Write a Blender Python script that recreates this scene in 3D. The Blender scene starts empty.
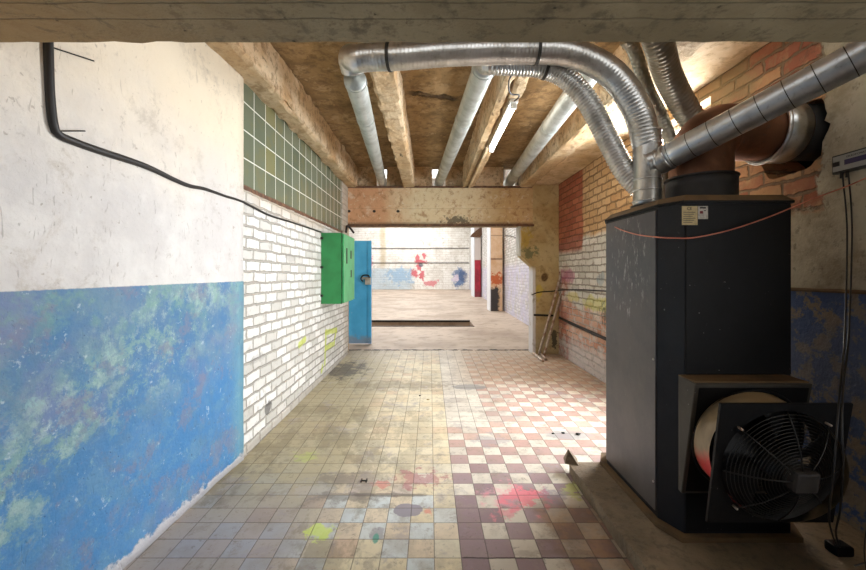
import bpy, bmesh, math, random
from mathutils import Vector, Matrix, noise as mn
random.seed(7)
F = 383.0; CX = 430.0; CY = 272.0; H = 1.5
def P(x, y, Y): return Vector(((x-CX)*Y/F, Y, H+(CY-y)*Y/F))
def FL(x, y, z=0.0):
    Y = F*(H-z)/(y-CY); return Vector(((x-CX)*Y/F, Y, z))
col = bpy.context.scene.collection
# ------------------------------------------------------------------ materials
def S(h):
    h = h.lstrip('#'); o = []
    for i in (0, 2, 4):
        c = int(h[i:i+2], 16)/255
        o.append(c/12.92 if c <= .04045 else ((c+.055)/1.055)**2.4)
    return (o[0], o[1], o[2], 1)
class V:
    def __init__(s, g, k): s.g = g; s.k = k
    def __add__(s, o): return s.g.m('ADD', s, o)
    __radd__ = __add__
    def __sub__(s, o): return s.g.m('SUBTRACT', s, o)
    def __rsub__(s, o): return s.g.m('SUBTRACT', o, s)
    def __mul__(s, o): return s.g.m('MULTIPLY', s, o)
    __rmul__ = __mul__
    def __truediv__(s, o): return s.g.m('DIVIDE', s, o)
class G:
    def __init__(s, name):
        s.mat = bpy.data.materials.new(name); s.mat.use_nodes = True
        s.nt = s.mat.node_tree; s.nt.nodes.clear()
        s.o = s.nt.nodes.new('ShaderNodeOutputMaterial')
        tc = s.nt.nodes.new('ShaderNodeTexCoord'); s.P = tc.outputs['Object']
        sp = s.nt.nodes.new('ShaderNodeSeparateXYZ'); s.nt.links.new(s.P, sp.inputs[0])
        s.x, s.y, s.z = [V(s, sp.outputs[i]) for i in range(3)]
    def put(s, inp, v):
        if isinstance(v, V): v = v.k
        if isinstance(v, bpy.types.NodeSocket): s.nt.links.new(v, inp)
        elif v is not None: inp.default_value = v
    def m(s, op, a, b=None, c=None):
        n = s.nt.nodes.new('ShaderNodeMath'); n.operation = op
        s.put(n.inputs[0], a); s.put(n.inputs[1], b); s.put(n.inputs[2], c)
        return V(s, n.outputs[0])
    def mx(s, a, b): return s.m('MAXIMUM', a, b)
    def mi(s, a, b): return s.m('MINIMUM', a, b)
    def vec(s, x, y, z=0.0):
        n = s.nt.nodes.new('ShaderNodeCombineXYZ')
        for i, v in enumerate((x, y, z)): s.put(n.inputs[i], v)
        return n.outputs[0]
    def noise(s, scale, detail=4, rough=.55, vec=None, dist=0.0):
        n = s.nt.nodes.new('ShaderNodeTexNoise'); s.nt.links.new(vec or s.P, n.inputs['Vector'])
        n.inputs['Scale'].default_value = scale; n.inputs['Detail'].default_value = detail
        n.inputs['Roughness'].default_value = rough; n.inputs['Distortion'].default_value = dist
        return V(s, n.outputs[0])
    def vor(s, scale, vec=None, feature='F1'):
        n = s.nt.nodes.new('ShaderNodeTexVoronoi'); n.feature = feature
        s.nt.links.new(vec or s.P, n.inputs['Vector']); n.inputs['Scale'].default_value = scale
        return V(s, n.outputs['Distance'])
    def white(s, vec):
        n = s.nt.nodes.new('ShaderNodeTexWhiteNoise'); s.nt.links.new(vec, n.inputs['Vector'])
        return V(s, n.outputs['Value'])
    def ss(s, v, a, b):
        if a > b: return 1.0 - s.ss(v, b, a)
        n = s.nt.nodes.new('ShaderNodeMapRange'); n.interpolation_type = 'SMOOTHSTEP'
        s.put(n.inputs[0], v); n.inputs[1].default_value = a; n.inputs[2].default_value = b
        return V(s, n.outputs[0])
    def mix(s, f, a, b):
        n = s.nt.nodes.new('ShaderNodeMix'); n.data_type = 'RGBA'
        s.put(n.inputs[0], f)
        s.put(n.inputs[6], S(a) if isinstance(a, str) else a); s.put(n.inputs[7], S(b) if isinstance(b, str) else b)
        return n.outputs[2]
    def blob(s, u, v, cu, cv, ru, rv, n=None, k=.8, e=.35):
        a = (u-cu)/ru; b = (v-cv)/rv
        d = s.m('SQRT', a*a+b*b)
        if n is not None: d = d+(n-.5)*k*3.0
        return s.ss(d, 1.0, 1.0-e)
    def grit(s, c, amt, scale, dark, lo=.53, hi=.62, warp=None):
        return s.mix(s.ss(s.noise(scale, 10, .78, dist=.4), lo, hi)*amt, c, dark)
    def seg(s, u, v, a, b, w, n=None):
        ax, ay = a; bx, by = b; dx, dy = bx-ax, by-ay; L = dx*dx+dy*dy
        t = ((u-ax)*dx+(v-ay)*dy)/L
        t = s.mi(s.mx(t, 0.0), 1.0)
        p = u-ax-t*dx; q = v-ay-t*dy
        d = s.m('SQRT', p*p+q*q)
        if n is not None: d = d+(n-.5)*w
        return s.ss(d, w, w*.6)
    def brick(s, u, v, w, h, mortar, smooth=.3, off=.5):
        n = s.nt.nodes.new('ShaderNodeTexBrick'); n.offset = off
        s.nt.links.new(s.vec(u, v, 0.0), n.inputs['Vector'])
        n.inputs['Color1'].default_value = (0, 0, 0, 1); n.inputs['Color2'].default_value = (1, 1, 1, 1)
        n.inputs['Scale'].default_value = 1; n.inputs['Mortar Size'].default_value = mortar
        n.inputs['Mortar Smooth'].default_value = smooth
        n.inputs['Brick Width'].default_value = w; n.inputs['Row Height'].default_value = h
        return V(s, n.outputs['Fac']), n.outputs['Color']
    def out(s, color, rough=.8, metal=0.0, bump=None, dist=.01, strength=1.0, spec=.5, alpha=None):
        b = s.nt.nodes.new('ShaderNodeBsdfPrincipled')
        s.put(b.inputs['Base Color'], S(color) if isinstance(color, str) else color)
        s.put(b.inputs['Roughness'], rough); s.put(b.inputs['Metallic'], metal)
        b.inputs['Specular IOR Level'].default_value = spec
        if bump is not None:
            n = s.nt.nodes.new('ShaderNodeBump'); n.inputs['Distance'].default_value = dist
            n.inputs['Strength'].default_value = strength
            s.put(n.inputs['Height'], bump); s.nt.links.new(n.outputs[0], b.inputs['Normal'])
        s.nt.links.new(b.outputs[0], s.o.inputs[0]); return s.mat
def simple(name, c, rough=.6, metal=0.0, c2=None, sc=12, bump=.002):
    g = G(name); n = g.noise(sc, 5)
    colr = g.mix(g.ss(n, .42, .68), c, c2 or c)
    return g.out(colr, rough, metal, bump=n, dist=bump)

def mat_left():
    g = G('left_plaster'); y, z = g.y, g.z
    n1 = g.noise(1.6, 6); n2 = g.noise(9, 8, .65); n3 = g.noise(40, 5); n4 = g.noise(4, 6, .6)
    white = g.mix(g.ss(n1+n2*.5, .62, .95), '#cdcac7', '#dfddd9')
    warm = g.ss(z+(n1-.5)*.9, 1.75, 2.7)
    white = g.mix(warm*.85, white, '#dfd0b4')
    white = g.mix(g.ss(g.noise(5, 8, .75), .56, .74)*.30, white, '#8b7f70')
    white = g.grit(white, .5, 2.2, '#a89c8c', .54, .66); white = g.grit(white, .35, 11, '#8d8478', .58, .66)
    scr = g.ss(g.noise(14, 3, .5, vec=g.vec(y*3.0, z*.6, g.x), dist=1.5), .66, .72)
    white = g.mix(scr*.25, white, '#7a7068')
    chips = g.ss(g.noise(28, 2, .5), .70, .74)
    white = g.mix(chips*.5, white, '#a3988a')
    blue = g.mix(g.ss(n4, .38, .62), '#4a7aa4', '#6484a2')
    low = g.ss(z+(n1-.5)*.9, 1.15, .45)
    blue = g.mix(low*.7, blue, '#4083bc')
    vio = g.ss(g.noise(2.3, 5, .6), .52, .68)
    blue = g.mix(vio*.55, blue, '#7a83a6')
    # worn diagonal band showing pale green and white under-layers
    band = g.m('ABSOLUTE', z-.80-(y-1.64)*.62)
    band = g.ss(band+(n1-.5)*.5, .5, .02)
    speck = g.ss(n2*.55+n3*.45+(n4-.5)*.35, .5, .66)
    gs = g.ss(g.noise(7, 12, .8, dist=.3)*.7+n4*.3, .49, .55)
    blue = g.mix(g.mx(band, .22)*gs*.7, blue, '#86a99c'); gs2 = g.ss(g.noise(13, 12, .82)*.7+n4*.3, .51, .57)
    blue = g.mix(band*gs2*.55, blue, '#a9c0bb')
    edge = g.ss(z, .9, 1.4)*g.ss(g.noise(6, 7, .7), .5, .62)
    blue = g.mix(edge*.5, blue, '#7aa58e')
    blue = g.mix(g.ss(g.noise(3, 10, .75, vec=g.vec(y, z, 9.0)), .53, .6)*.55, blue, '#7f7f92')
    wsp = g.ss(g.noise(22, 6, .7), .62, .68)
    blue = g.mix(wsp*.45, blue, '#cfdde0')
    dk = g.ss(g.noise(35, 3, .6), .69, .73)
    blue = g.mix(dk*.6, blue, '#2c4a66')
    blue = g.mix(g.ss(y, 2.85, 3.03)*.6, blue, '#6fa0a8')
    blue = g.grit(blue, .5, 5, '#5b7f9a', .5, .62); blue = g.grit(blue, .5, 16, '#8fb7b8', .58, .64); blue = g.grit(blue, .5, 3, '#7c86a0', .56, .66)
    isb = g.ss(z+(n3-.5)*.008, 1.43, 1.424)
    c = g.mix(isb, white, blue)
    base = g.ss(z+(n2-.5)*.16+(n3-.5)*.05, .075, .045)
    c = g.mix(base*.9, c, '#d6d3d4')
    return g.out(c, .72, bump=n1*.5+n2*.5+n3*.12-scr*.1-chips*.1-dk*.1+base*.5, dist=.03, strength=.7)

def mat_white_brick(name='white_brick', u='y', hall=False):
    g = G(name); U = getattr(g, u); z = g.z
    n0 = g.noise(5, 3); n2 = g.noise(30, 6, .6); n1 = g.noise(1.5, 5)
    nf = g.noise(16, 4, .6); nf2 = g.noise(15, 4, .6, vec=g.vec(g.x+5.0, g.y+3.0, g.z))
    m, cc = g.brick(U+(n0-.5)*.05+(nf-.5)*.035, z+(n0-.5)*.03+(nf2-.5)*.03+(U-3.0)*.012, .25, .094, .013, .6)
    rnd = g.ss(V(g, g.nt.nodes.new('ShaderNodeSeparateColor').outputs[0]), 0.0, 1.0)
    g.nt.links.new(cc, rnd.k.node.inputs[0].links[0].from_node.inputs[0])
    c = g.mix(rnd, '#c4c2bb', '#e6e5e1')
    c = g.mix(g.ss(n2, .5, .75)*.35, c, '#b9b3a8')
    c = g.mix(g.ss(g.noise(7, 6, .7), .56, .66)*.3, c, '#8f8a84')
    mm = g.ss(m+(n2-.5)*.5, .35, .75)
    c = g.grit(c, .45, 14, '#a39c90', .55, .64); c = g.mix(mm*.55, c, '#938b7e')
    if hall:
        wn = g.noise(3, 6, .7)
        c = g.mix(g.ss(z+(wn-.5)*.5, 1.9, 1.6)*g.ss(wn, .3, .6)*.7, c, '#c9c6e2')
        c = g.mix(g.ss(g.noise(2.2, 4), .55, .7)*.4, c, '#d9c4c4')
    else:
        nn = g.noise(9, 4)
        for a, b in (((5.46, .2), (5.52, .6)), ((5.5, .63), (6.15, .57)), ((5.52, .40), (6.0, .385)), ((6.12, .57), (6.0, .42)), ((5.3, .13), (5.34, .18)), ((4.4, .66), (4.6, .69))):
            c = g.mix(g.seg(U, z, a, b, .05, nn)*.8, c, '#bfca50')
        c = g.mix(g.blob(U, z, 3.55, .26, .08, .07, nn)*.75, c, '#4d4c4c')
        c = g.mix(g.blob(U, z, 3.3, .75, .16, .05, nn)*.35, c, '#8a8784')
        c = g.mix(g.blob(U, z, 4.1, 1.65, .15, .05, nn)*.3, c, '#8a8784')
        c = g.mix(g.ss(z+(n1-.5)*.5, 1.95, 2.2)*.6, c, '#b9a78e')
        c = g.mix(g.ss(U, 6.5, 6.8)*.35, c, '#b5a58f')
        c = g.mix(g.ss(z+(n2-.5)*.08, .1, .04)*.7, c, '#a79f93')
    return g.out(c, .7, bump=n2*.25-m*1.0+n0*.4+rnd*.3, dist=.016, strength=.9)

def mat_right():
    g = G('right_wall_brick'); y, z = g.y, g.z
    n0 = g.noise(5, 3); n1 = g.noise(1.7, 5); n2 = g.noise(26, 6, .6); n4 = g.noise(5, 6, .65); n5 = g.noise(60, 3)
    nf = g.noise(15, 4, .6); nf2 = g.noise(14, 4, .6, vec=g.vec(g.x+5.0, g.y+3.0, g.z))
    m, cc = g.brick(y+(n0-.5)*.06+(nf-.5)*.04, z+(n0-.5)*.04+(nf2-.5)*.035, .27, .10, .013, .6)
    sep = g.nt.nodes.new('ShaderNodeSeparateColor'); g.nt.links.new(cc, sep.inputs[0]); rnd = V(g, sep.outputs[0])
    mort = g.ss(m+(n2-.5)*.55, .3, .75)
    # bare bricks of the near half, orange red
    near = g.mix(g.ss(rnd+(n4-.5)*.6, .25, .8), '#a8654a', '#c59a6e')
    near = g.mix(g.ss(n4, .5, .66)*.55, near, '#cfae84')
    near = g.mix(mort*.8, near, '#8d7a60')
    # far half
    tan = g.mix(rnd, '#c39a6c', '#d9b88c')
    tan = g.mix(mort*.7, tan, '#93785a')
    whitec = g.mix(rnd, '#cfccc4', '#eceae4')
    whitec = g.mix(mort*.65, whitec, '#9a8f82')
    orange = g.mix(rnd, '#c47b58', '#dcae92')
    orange = g.mix(mort*.8, orange, '#cbc5be')
    far = g.mix(g.ss(z+(n1-.5)*.4+(n4-.5)*.2, 2.0, 2.12), whitec, tan)
    lo = g.ss(z+(n1-.5)*.7+(n4-.5)*.3, 1.05, .85)
    far = g.mix(lo*.85, far, orange)
    far = g.mix(g.ss(n4, .5, .62)*lo*.8, far, '#d8d2cf')
    far = g.mix(g.ss(z+(n4-.5)*.5, .45, .25)*.9, far, '#cfc8c6')
    red = g.ss(y+(n4-.5)*.25, 5.88, 5.95)*g.ss(z+(n4-.5)*.1, 1.78, 1.9)
    redc = g.mix(rnd, '#9c4c36', '#bb6c50'); redc = g.mix(mort*.6, redc, '#84604e')
    far = g.mix(red*.9, far, redc)
    far = g.mix(g.ss(y, 6.3, 6.7)*g.ss(z, 1.8, 1.3)*g.ss(n4, .4, .6)*.8, far, '#b05a40')
    far = g.grit(far, .5, 9, '#84705c', .55, .64)
    far = g.mix(g.blob(y, z, 6.6, 1.42, .45, .16, n4)*.6, far, '#c06a90')
    far = g.mix(g.blob(y, z, 5.5, 1.05, .6, .13, n4)*.6, far, '#cfcf66')
    far = g.mix(g.blob(y, z, 6.3, 1.08, .3, .1, n4)*.6, far, '#ddd27a')
    far = g.mix(g.blob(y, z, 5.1, .92, .2, .16, n2, 1.5)*.6, far, '#4b5f5c')
    far = g.mix(g.blob(y, z, 5.3, 1.4, .12, .12, n4)*.4, far, '#7ea0b8')
    isfar = g.ss(y+(n4-.5)*.3, 3.3, 3.5)
    c = g.mix(isfar, near, far)
    # rough plaster near the camera
    pl = g.ss(y+(n4-.5)*.25+(n2-.5)*.05-g.ss(z, 1.9, 1.5)*.05, 2.33, 2.30)
    low = g.ss(z+(n4-.5)*.28+(y-2.5)*.10, 1.93, 1.86)*(1.0-isfar)
    plc = g.mix(g.ss(n4, .4, .65), '#c8bfa6', '#a89a80')
    plc = g.mix(g.ss(g.noise(16, 7, .7), .56, .66)*.55, plc, '#6f6252')
    near = g.mix(g.ss(g.noise(7, 8, .75), .52, .58)*.6, near, '#bfa684')
    c = g.mix((1.0-isfar)*g.ss(g.noise(4, 9, .75), .53, .58)*.4, c, '#a08a68')
    c = g.grit(c, .5, 12, '#5e4a38', .56, .64)
    ch = g.ss(z+(n4-.5)*.2, 2.75, 2.85)*(1.0-isfar)
    c = g.mix(ch*g.ss(y+(n4-.5)*.4, 2.7, 2.95)*.8, c, '#8a7752')
    c = g.mix(g.mx(low, pl), c, plc)
    bl = g.ss(z, 1.40, 1.385)*(1.0-isfar)
    blc = g.mix(g.ss(g.noise(9, 7, .7), .47, .54), '#3f5a8a', '#8d8272')
    blc = g.mix(g.ss(n1, .45, .65)*.5, blc, '#5b6781')
    c = g.mix(bl*.95, c, blc)
    hb = n2*.3-(m*(1.0-g.mx(low, pl)))*1.2+n0*.3+g.mx(low, pl)*(n4*.8+.3)+n5*.05
    return g.out(c, .8, bump=hb, dist=.022, strength=1.0)

def mat_floor():
    g = G('tile_floor'); x, y = g.x, g.y
    T = .1413; u = (x-.164)/T; v = (y-2.008)/T
    iu = g.m('FLOOR', u); iv = g.m('FLOOR', v); fu = u-iu; fv = v-iv
    w = g.white(g.vec(iu, iv, 0.0)); w2 = g.white(g.vec(iu, iv, 3.0))
    du = g.mi(fu, 1.0-fu); dv = g.mi(fv, 1.0-fv)
    n1 = g.noise(1.5, 6, .6); n2 = g.noise(8, 7, .65); n3 = g.noise(40, 5, .6); n4 = g.noise(3.2, 6, .65)
    grout = g.ss(g.mi(du, dv)+(n3-.5)*.012, .026, .012)
    par = g.m('FLOORED_MODULO', iu+iv, 2.0)
    right = g.ss(u, -.01, .01)
    colz = g.ss(u, 1.01, .99)*g.ss(v, 4.01, 3.99)*right
    dark = g.mx(par, colz)
    light_c = g.mix(w, '#cbc2b4', '#ded6c6')
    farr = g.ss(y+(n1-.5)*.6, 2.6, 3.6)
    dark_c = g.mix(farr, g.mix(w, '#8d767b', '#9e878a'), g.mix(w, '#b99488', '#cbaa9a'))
    dark = dark*g.mx(g.ss(v, 12.01, 11.99), g.ss(u, 2.99, 3.01))
    rc = g.mix(dark*g.ss(w2, -.3, .08), light_c, dark_c)
    brown = g.ss(y+(n1-.5)*1.2, 4.6, 5.6)*g.ss(x, .2, .8)
    rc = g.mix(brown*.62, rc, '#b08e68')
    lc = g.mix(g.ss(w, .25, .35)*g.ss(y, 3.2, 2.4), '#dccfae', g.mix(par, '#d8c6aa', '#c9d3d6'))
    lc = g.mix(g.ss(w2, .9, .92)*.5, lc, '#b98c78')
    lc = g.mix(w*.35, lc, '#e2d9c4'); lc = g.mix(g.ss(w2, .5, .55)*.5*g.ss(y, 2.5, 2.9), lc, '#d6c19a')
    c = g.mix(right, lc, rc)
    # dirt: grey-olive strip towards the left wall, sooty marks
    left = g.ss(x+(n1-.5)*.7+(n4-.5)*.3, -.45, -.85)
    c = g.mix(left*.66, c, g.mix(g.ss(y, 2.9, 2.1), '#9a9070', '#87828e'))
    c = g.mix(g.ss(n4, .48, .68)*.4, c, '#8f8470')
    c = g.mix(g.ss(n2, .52, .68)*.38, c, '#a79c8c')
    c = g.mix(g.ss(g.noise(18, 8, .75), .60, .66)*.4, c, '#746759')
    c = g.mix(g.ss(y+(n4-.5)*1.0, 6.2, 7.2)*.6, c, '#b8ab98')
    c = g.grit(c, .5, 5, '#8c8172', .53, .63); c = g.grit(c, .5, 19, '#766a5c', .56, .63); c = g.grit(c, .45, 3.1, '#9c9498', .54, .62)
    c = g.mix(g.ss(g.noise(2.1, 9, .75, vec=g.vec(x, y*.5, 4.0)), .53, .60)*.4*g.ss(x, .6, -.6), c, '#6f664e')
    n6 = g.noise(11, 8, .7); n7 = g.noise(7, 7, .7)
    def fb(px, py, rx, ry, colr, k=.8, nz=n4, kk=1.2, e=.35):
        nonlocal c
        nz = n6 if nz is n2 else n7
        if kk > .6: e = .5
        p = FL(px, py); f = g.blob(x, y, p.x, p.y, rx*1.1*p.y/F, ry*1.1*p.y*p.y/574.5, nz, kk, e)
        c = g.mix(f*k, c, colr)
    fb(345, 370, 22, 9, '#3f3a34', .75); fb(395, 385, 60, 5, '#7b6c50', .5); fb(300, 410, 60, 6, '#80755a', .4)
    fb(345, 480, 32, 8, '#81786e', .65, n2); fb(310, 490, 25, 8, '#b9b3aa', .5, n2)
    fb(345, 497, 38, 6, '#77706a', .6, n2); fb(385, 495, 42, 2.2, '#6e655c', .7, n4, .5)
    fb(418, 478, 22, 9, '#a9636a', .65, n2, 2.0); fb(382, 484, 9, 4, '#d07c72', .7, n2, 1.5)
    fb(523, 497, 24, 10, '#e8566a', .85, n2, 2.2); fb(503, 512, 14, 6, '#d98088', .6, n2, 2.0); fb(512, 498, 30, 14, '#e2a0a8', .45, n2, 1.5)
    fb(320, 532, 14, 9, '#cfe06a', .8, n2, 1.8); fb(307, 456, 14, 5, '#bccb6a', .5, n2, 1.5); fb(575, 490, 14, 8, '#c9d96a', .5, n2, 2.0)
    fb(555, 497, 14, 10, '#8d8394', .6, n2); fb(378, 534, 8, 6, '#877e84', .6, n2, 1.6)
    fb(408, 510, 14, 6.5, '#8f8890', .95, n2, .25, .08); fb(428, 511, 5, 4, '#d9836f', .7, n2, 1.5)
    fb(469, 387, 16, 2.5, '#8e8a86', .85, n2, .3, .1); fb(455, 400, 12, 3, '#a59a90', .6, n2, .8)
    fb(568, 435, 24, 5, '#9b9896', .75, n2, .3); fb(490, 440, 18, 7, '#9a9498', .5, n2, 1.4)
    fb(497, 416, 20, 8, '#a79c92', .5, n2, 1.3); fb(366, 481, 10, 11, '#a3988f', .6, n2, .4)
    fb(565, 553, 55, 4, '#7d6a5c', .35, n2, 1.2); fb(376, 538, 3, 5, '#4a9c86', .8, n2, .6)
    plinth_brown = g.ss(x+(n4-.5)*.5+(y-2.0)*.15, .62, .80)*g.ss(y+(n4-.5)*.4, 2.62, 2.4)  # browner tiles beside the near part of the plinth
    c = g.mix(plinth_brown*.62, c, g.mix(g.ss(n2, .42, .6), '#6a4a2c', '#8f6432'))
    crack = g.ss(g.m('ABSOLUTE', y-2.008+(n2-.5)*.02), .006, .002)*g.ss(x, .16, .18)
    c = g.mix(grout*.55, c, '#5f564c'); c = g.mix(crack*.8, c, '#3c332c')
    rgh = .36+n2*.35+grout*.3
    return g.out(c, rgh, bump=n3*.05+n2*.12-grout*.5+w*.12-crack, dist=.006, strength=.8)

def mat_concrete(name, a, b, c3, dirt=.5, sc=2.0, lines=None, rough=.85, bd=.02, warmx=None):
    g = G(name); n1 = g.noise(sc, 6, .6); n2 = g.noise(sc*6, 8, .68); n3 = g.noise(50, 5, .6)
    c = g.mix(g.ss(n1, .38, .64), a, b); c = g.mix(g.ss(n2, .5, .66)*dirt, c, c3)
    if warmx: c = g.mix(g.ss(g.x+(n1-.5)*1.0, warmx[0], warmx[1])*.7, c, warmx[2])
    hh = n1*.3+n2*.5+n3*.15
    c = g.grit(c, .4, sc*4, c3, .54, .63)
    pits = g.ss(g.vor(22), .13, .06)*g.ss(n2, .5, .6)
    c = g.mix(pits*.7, c, c3); hh = hh-pits*.6
    if lines:
        for q in lines:
            l = g.ss(g.m('ABSOLUTE', g.y-q+(n2-.5)*.006), .004, .0015); hh = hh-l*.4; c = g.mix(l*.35, c, '#3d3325')
    return g.out(c, rough, bump=hh, dist=bd)

def mat_joist():
    g = G('joist_concrete'); n1 = g.noise(2.2, 6, .6, vec=g.vec(g.x, g.y*.5, g.z)); n2 = g.noise(14, 8, .7)
    c = g.mix(g.ss(n1, .4, .6), '#f0dab6', '#d2ae80'); c = g.mix(g.ss(n2, .5, .63)*.6, c, '#8d6a44')
    c = g.grit(c, .6, 7, '#a07c50', .52, .6); c = g.grit(c, .5, 22, '#6f5232', .57, .64)
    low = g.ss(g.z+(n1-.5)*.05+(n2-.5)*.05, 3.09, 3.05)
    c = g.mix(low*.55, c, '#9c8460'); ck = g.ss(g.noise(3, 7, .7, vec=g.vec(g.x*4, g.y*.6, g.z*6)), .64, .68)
    c = g.mix(ck*.7, c, '#4b3522')
    return g.out(c, .85, bump=n1*.4+n2*.7-ck, dist=.03)

def mat_slab():
    g = G('ceiling_slab'); n1 = g.noise(1.3, 7, .65); n2 = g.noise(9, 8, .7)
    c = g.mix(g.ss(n1, .35, .65), '#826843', '#ab8c60'); c = g.mix(g.ss(n2, .45, .65)*.5, c, '#54402a')
    c = g.mix(g.ss(g.noise(3, 9, .75), .54, .6)*.6, c, '#c2a67e')
    c = g.grit(c, .5, 4, '#6b4d2c', .52, .62); c = g.grit(c, .5, 2.3, '#bb9a6c', .55, .6)
    sp = g.ss(g.m('ABSOLUTE', (g.x+.1)*.3-g.y+4.2+(n2-.5)*.3), .06, .02)*g.ss(g.x, -.25, -.15)*g.ss(g.x, .35, .25)
    c = g.mix(sp*.7, c, '#2c1e12')
    return g.out(c, .85, bump=n1*.5+n2*.5-sp, dist=.03)

def mat_crossbeam():
    g = G('crossbeam_plaster'); n1 = g.noise(2, 6, .6); n2 = g.noise(12, 8, .7); n4 = g.noise(5, 6, .6)
    c = g.mix(g.ss(g.x+(n1-.5)*1.2, -.9, -.2), '#cb9a72', '#dccba6'); c = g.mix(g.ss(g.x+(n1-.5), .7, 1.4)*.75, c, '#c3a06c')
    c = g.mix(g.ss(n2, .5, .65)*.45, c, '#a67548'); c = g.mix(g.ss(n4, .55, .68)*.4, c, '#e4dcc6')
    c = g.grit(c, .6, 6, '#9a6c44', .54, .6); c = g.grit(c, .6, 9, '#e0d6bc', .57, .6)
    for X in (-1.48, -1.02, -.585): c = g.mix(g.blob(g.x, g.z, X, 2.61, .035, .03), c, '#2a2018')
    c = g.mix(g.blob(g.x, g.z, .5, 2.44, .28, .08, n2, 1.8)*.8, c, '#3f372d')
    c = g.mix(g.ss(g.z+(n2-.5)*.08, 2.43, 2.38)*.6, c, '#6f5539')
    ln = g.ss(g.m('ABSOLUTE', g.z-2.66+(n2-.5)*.02), .006, .002); c = g.mix(ln*.3, c, '#7a5c3c')
    return g.out(c, .8, bump=n1*.3+n2*.4, dist=.02)

def mat_pillar():
    g = G('pillar_plaster'); x, z = g.x, g.z; n9 = g.noise(9, 8, .75); n1 = g.noise(2, 6, .6); n2 = g.noise(12, 8, .7); n4 = g.noise(5, 6, .6)
    c = g.mix(g.ss(n1, .38, .62), '#b49a68', '#c4b184'); c = g.mix(g.ss(n2, .5, .65)*.5, c, '#8c7448')
    c = g.mix(g.blob(x, z, 1.75, 2.1, .12, .2, n9, 2)*.8, c, '#b79a3c'); c = g.mix(g.blob(x, z, 1.82, 1.85, .14, .12, n9, 2)*.75, c, '#5f6a48')
    c = g.mix(g.blob(x, z, 2.10, 1.4, .07, .09, n4, .3), c, '#5f4426'); c = g.mix(g.blob(x, z, 2.0, 1.15, .07, .2, n4)*.7, c, '#c9b03c')
    c = g.mix(g.ss(z+(n4-.5)*.6, .7, .3)*.6, c, '#b5a98a'); c = g.mix(g.blob(x, z, 2.28, .25, .06, .2, n9, 2)*.8, c, '#2b2620')
    edge = g.ss(x+(n4-.5)*.03, 1.945, 1.925)*g.ss(z, 1.62, 1.5); c = g.mix(edge*.9, c, '#d9dade')
    c = g.grit(c, .5, 6, '#86703f', .54, .62)
    top = g.ss(x+(n4-.5)*.03, 1.675, 1.66); c = g.mix(top*.8, c, '#cfd2cf')
    return g.out(c, .8, bump=n1*.3+n2*.4, dist=.02)

def mat_hall_back():
    g = G('hall_back_wall'); x, z = g.x, g.z; n2 = g.noise(1.2, 6, .6); n3 = g.noise(4, 7, .7); n8 = g.noise(2.6, 8, .75)
    m, cc = g.brick(x, z, .54, .2, .03, .4)
    c = g.mix(g.ss(n2, .4, .65), '#f0efea', '#dcd8d0'); c = g.mix(m*.35, c, '#b9b1a4')
    c = g.mix(g.ss(n3, .56, .66)*.4, c, '#b3a898')
    def b(px, py, rx, ry, colr, k, kk=.8):
        nonlocal c
        p = P(px, py, 33); c = g.mix(g.blob(x, z, p.x, p.z, rx*33/F, ry*33/F, n8, kk*1.6+.6)*k, c, colr)
    dado = g.ss(z+(n3-.5)*.3, 1.85, 1.75)
    c = g.mix(dado*g.ss(x+(n2-.5), -1.2, -1.8)*.55, c, '#a8c6da')
    b(400, 276, 14, 8, '#8fb4d4', .7); b(370, 262, 4, 8, '#d8566e', .9, .3)
    for q in ((417, 258, 3, 4), (420, 262, 7, 2.5), (424, 256, 2, 4), (415, 274, 4, 5), (422, 275, 3, 5), (419, 268, 3, 5)): b(*q, '#cf5c68', .9, .4)
    b(421, 265, 3, 2.5, '#55606e', .8, .3); b(432, 283, 8, 3, '#d98088', .85, .6)
    b(459, 278, 7.5, 11, '#6680a8', .95, .25); b(456, 279, 4, 4, '#e3d8e6', .9, .6)
    c = g.mix(g.blob(x, z, (463-CX)*33/F, 1.5-33*4/F, .45, .6, n3, .3)*.6, c, '#3f5680')
    c = g.grit(c, .5, 2.2, '#aaa292', .54, .62)
    for zz, k in ((3.53, .6), (2.28, .8)):
        c = g.mix(g.ss(g.m('ABSOLUTE', z-zz+(n3-.5)*.05), .06, .02)*k, c, '#5c564e')
    st = g.ss(g.m('ABSOLUTE', x+4.05+(n2-.5)*.3), .35, .1)*g.ss(z, 1.6, 2.4); c = g.mix(st*.5, c, '#b29a5c')
    return g.out(c, .8, bump=n3*.5-m*.3, dist=.03)

def mat_metal_duct(name, c1='#bcbfc0', c2='#9b9a96', rough=.36, streak=True):
    g = G(name); n = g.noise(5, 6, .6); n2 = g.noise(40, 4)
    c = g.mix(g.ss(n, .4, .65), c1, c2); c = g.mix(g.ss(n2, .6, .7)*.25, c, '#6c6a64')
    return g.out(c, rough+n*.12, .92, bump=n2, dist=.001)

def mat_black_paint(name, c1, c2, rough, spec=.25):
    g = G(name); n = g.noise(2.5, 6, .65); n2 = g.noise(24, 5, .7)
    c = g.mix(g.ss(n, .4, .7), c1, c2)
    sp = g.ss(g.noise(50, 2), .73, .76)*g.ss(n, .45, .55); c = g.mix(sp*.5, c, '#9a9a98')
    return g.out(c, rough+n2*.15, 0.0, bump=n2, dist=.0015, spec=spec)

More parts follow.
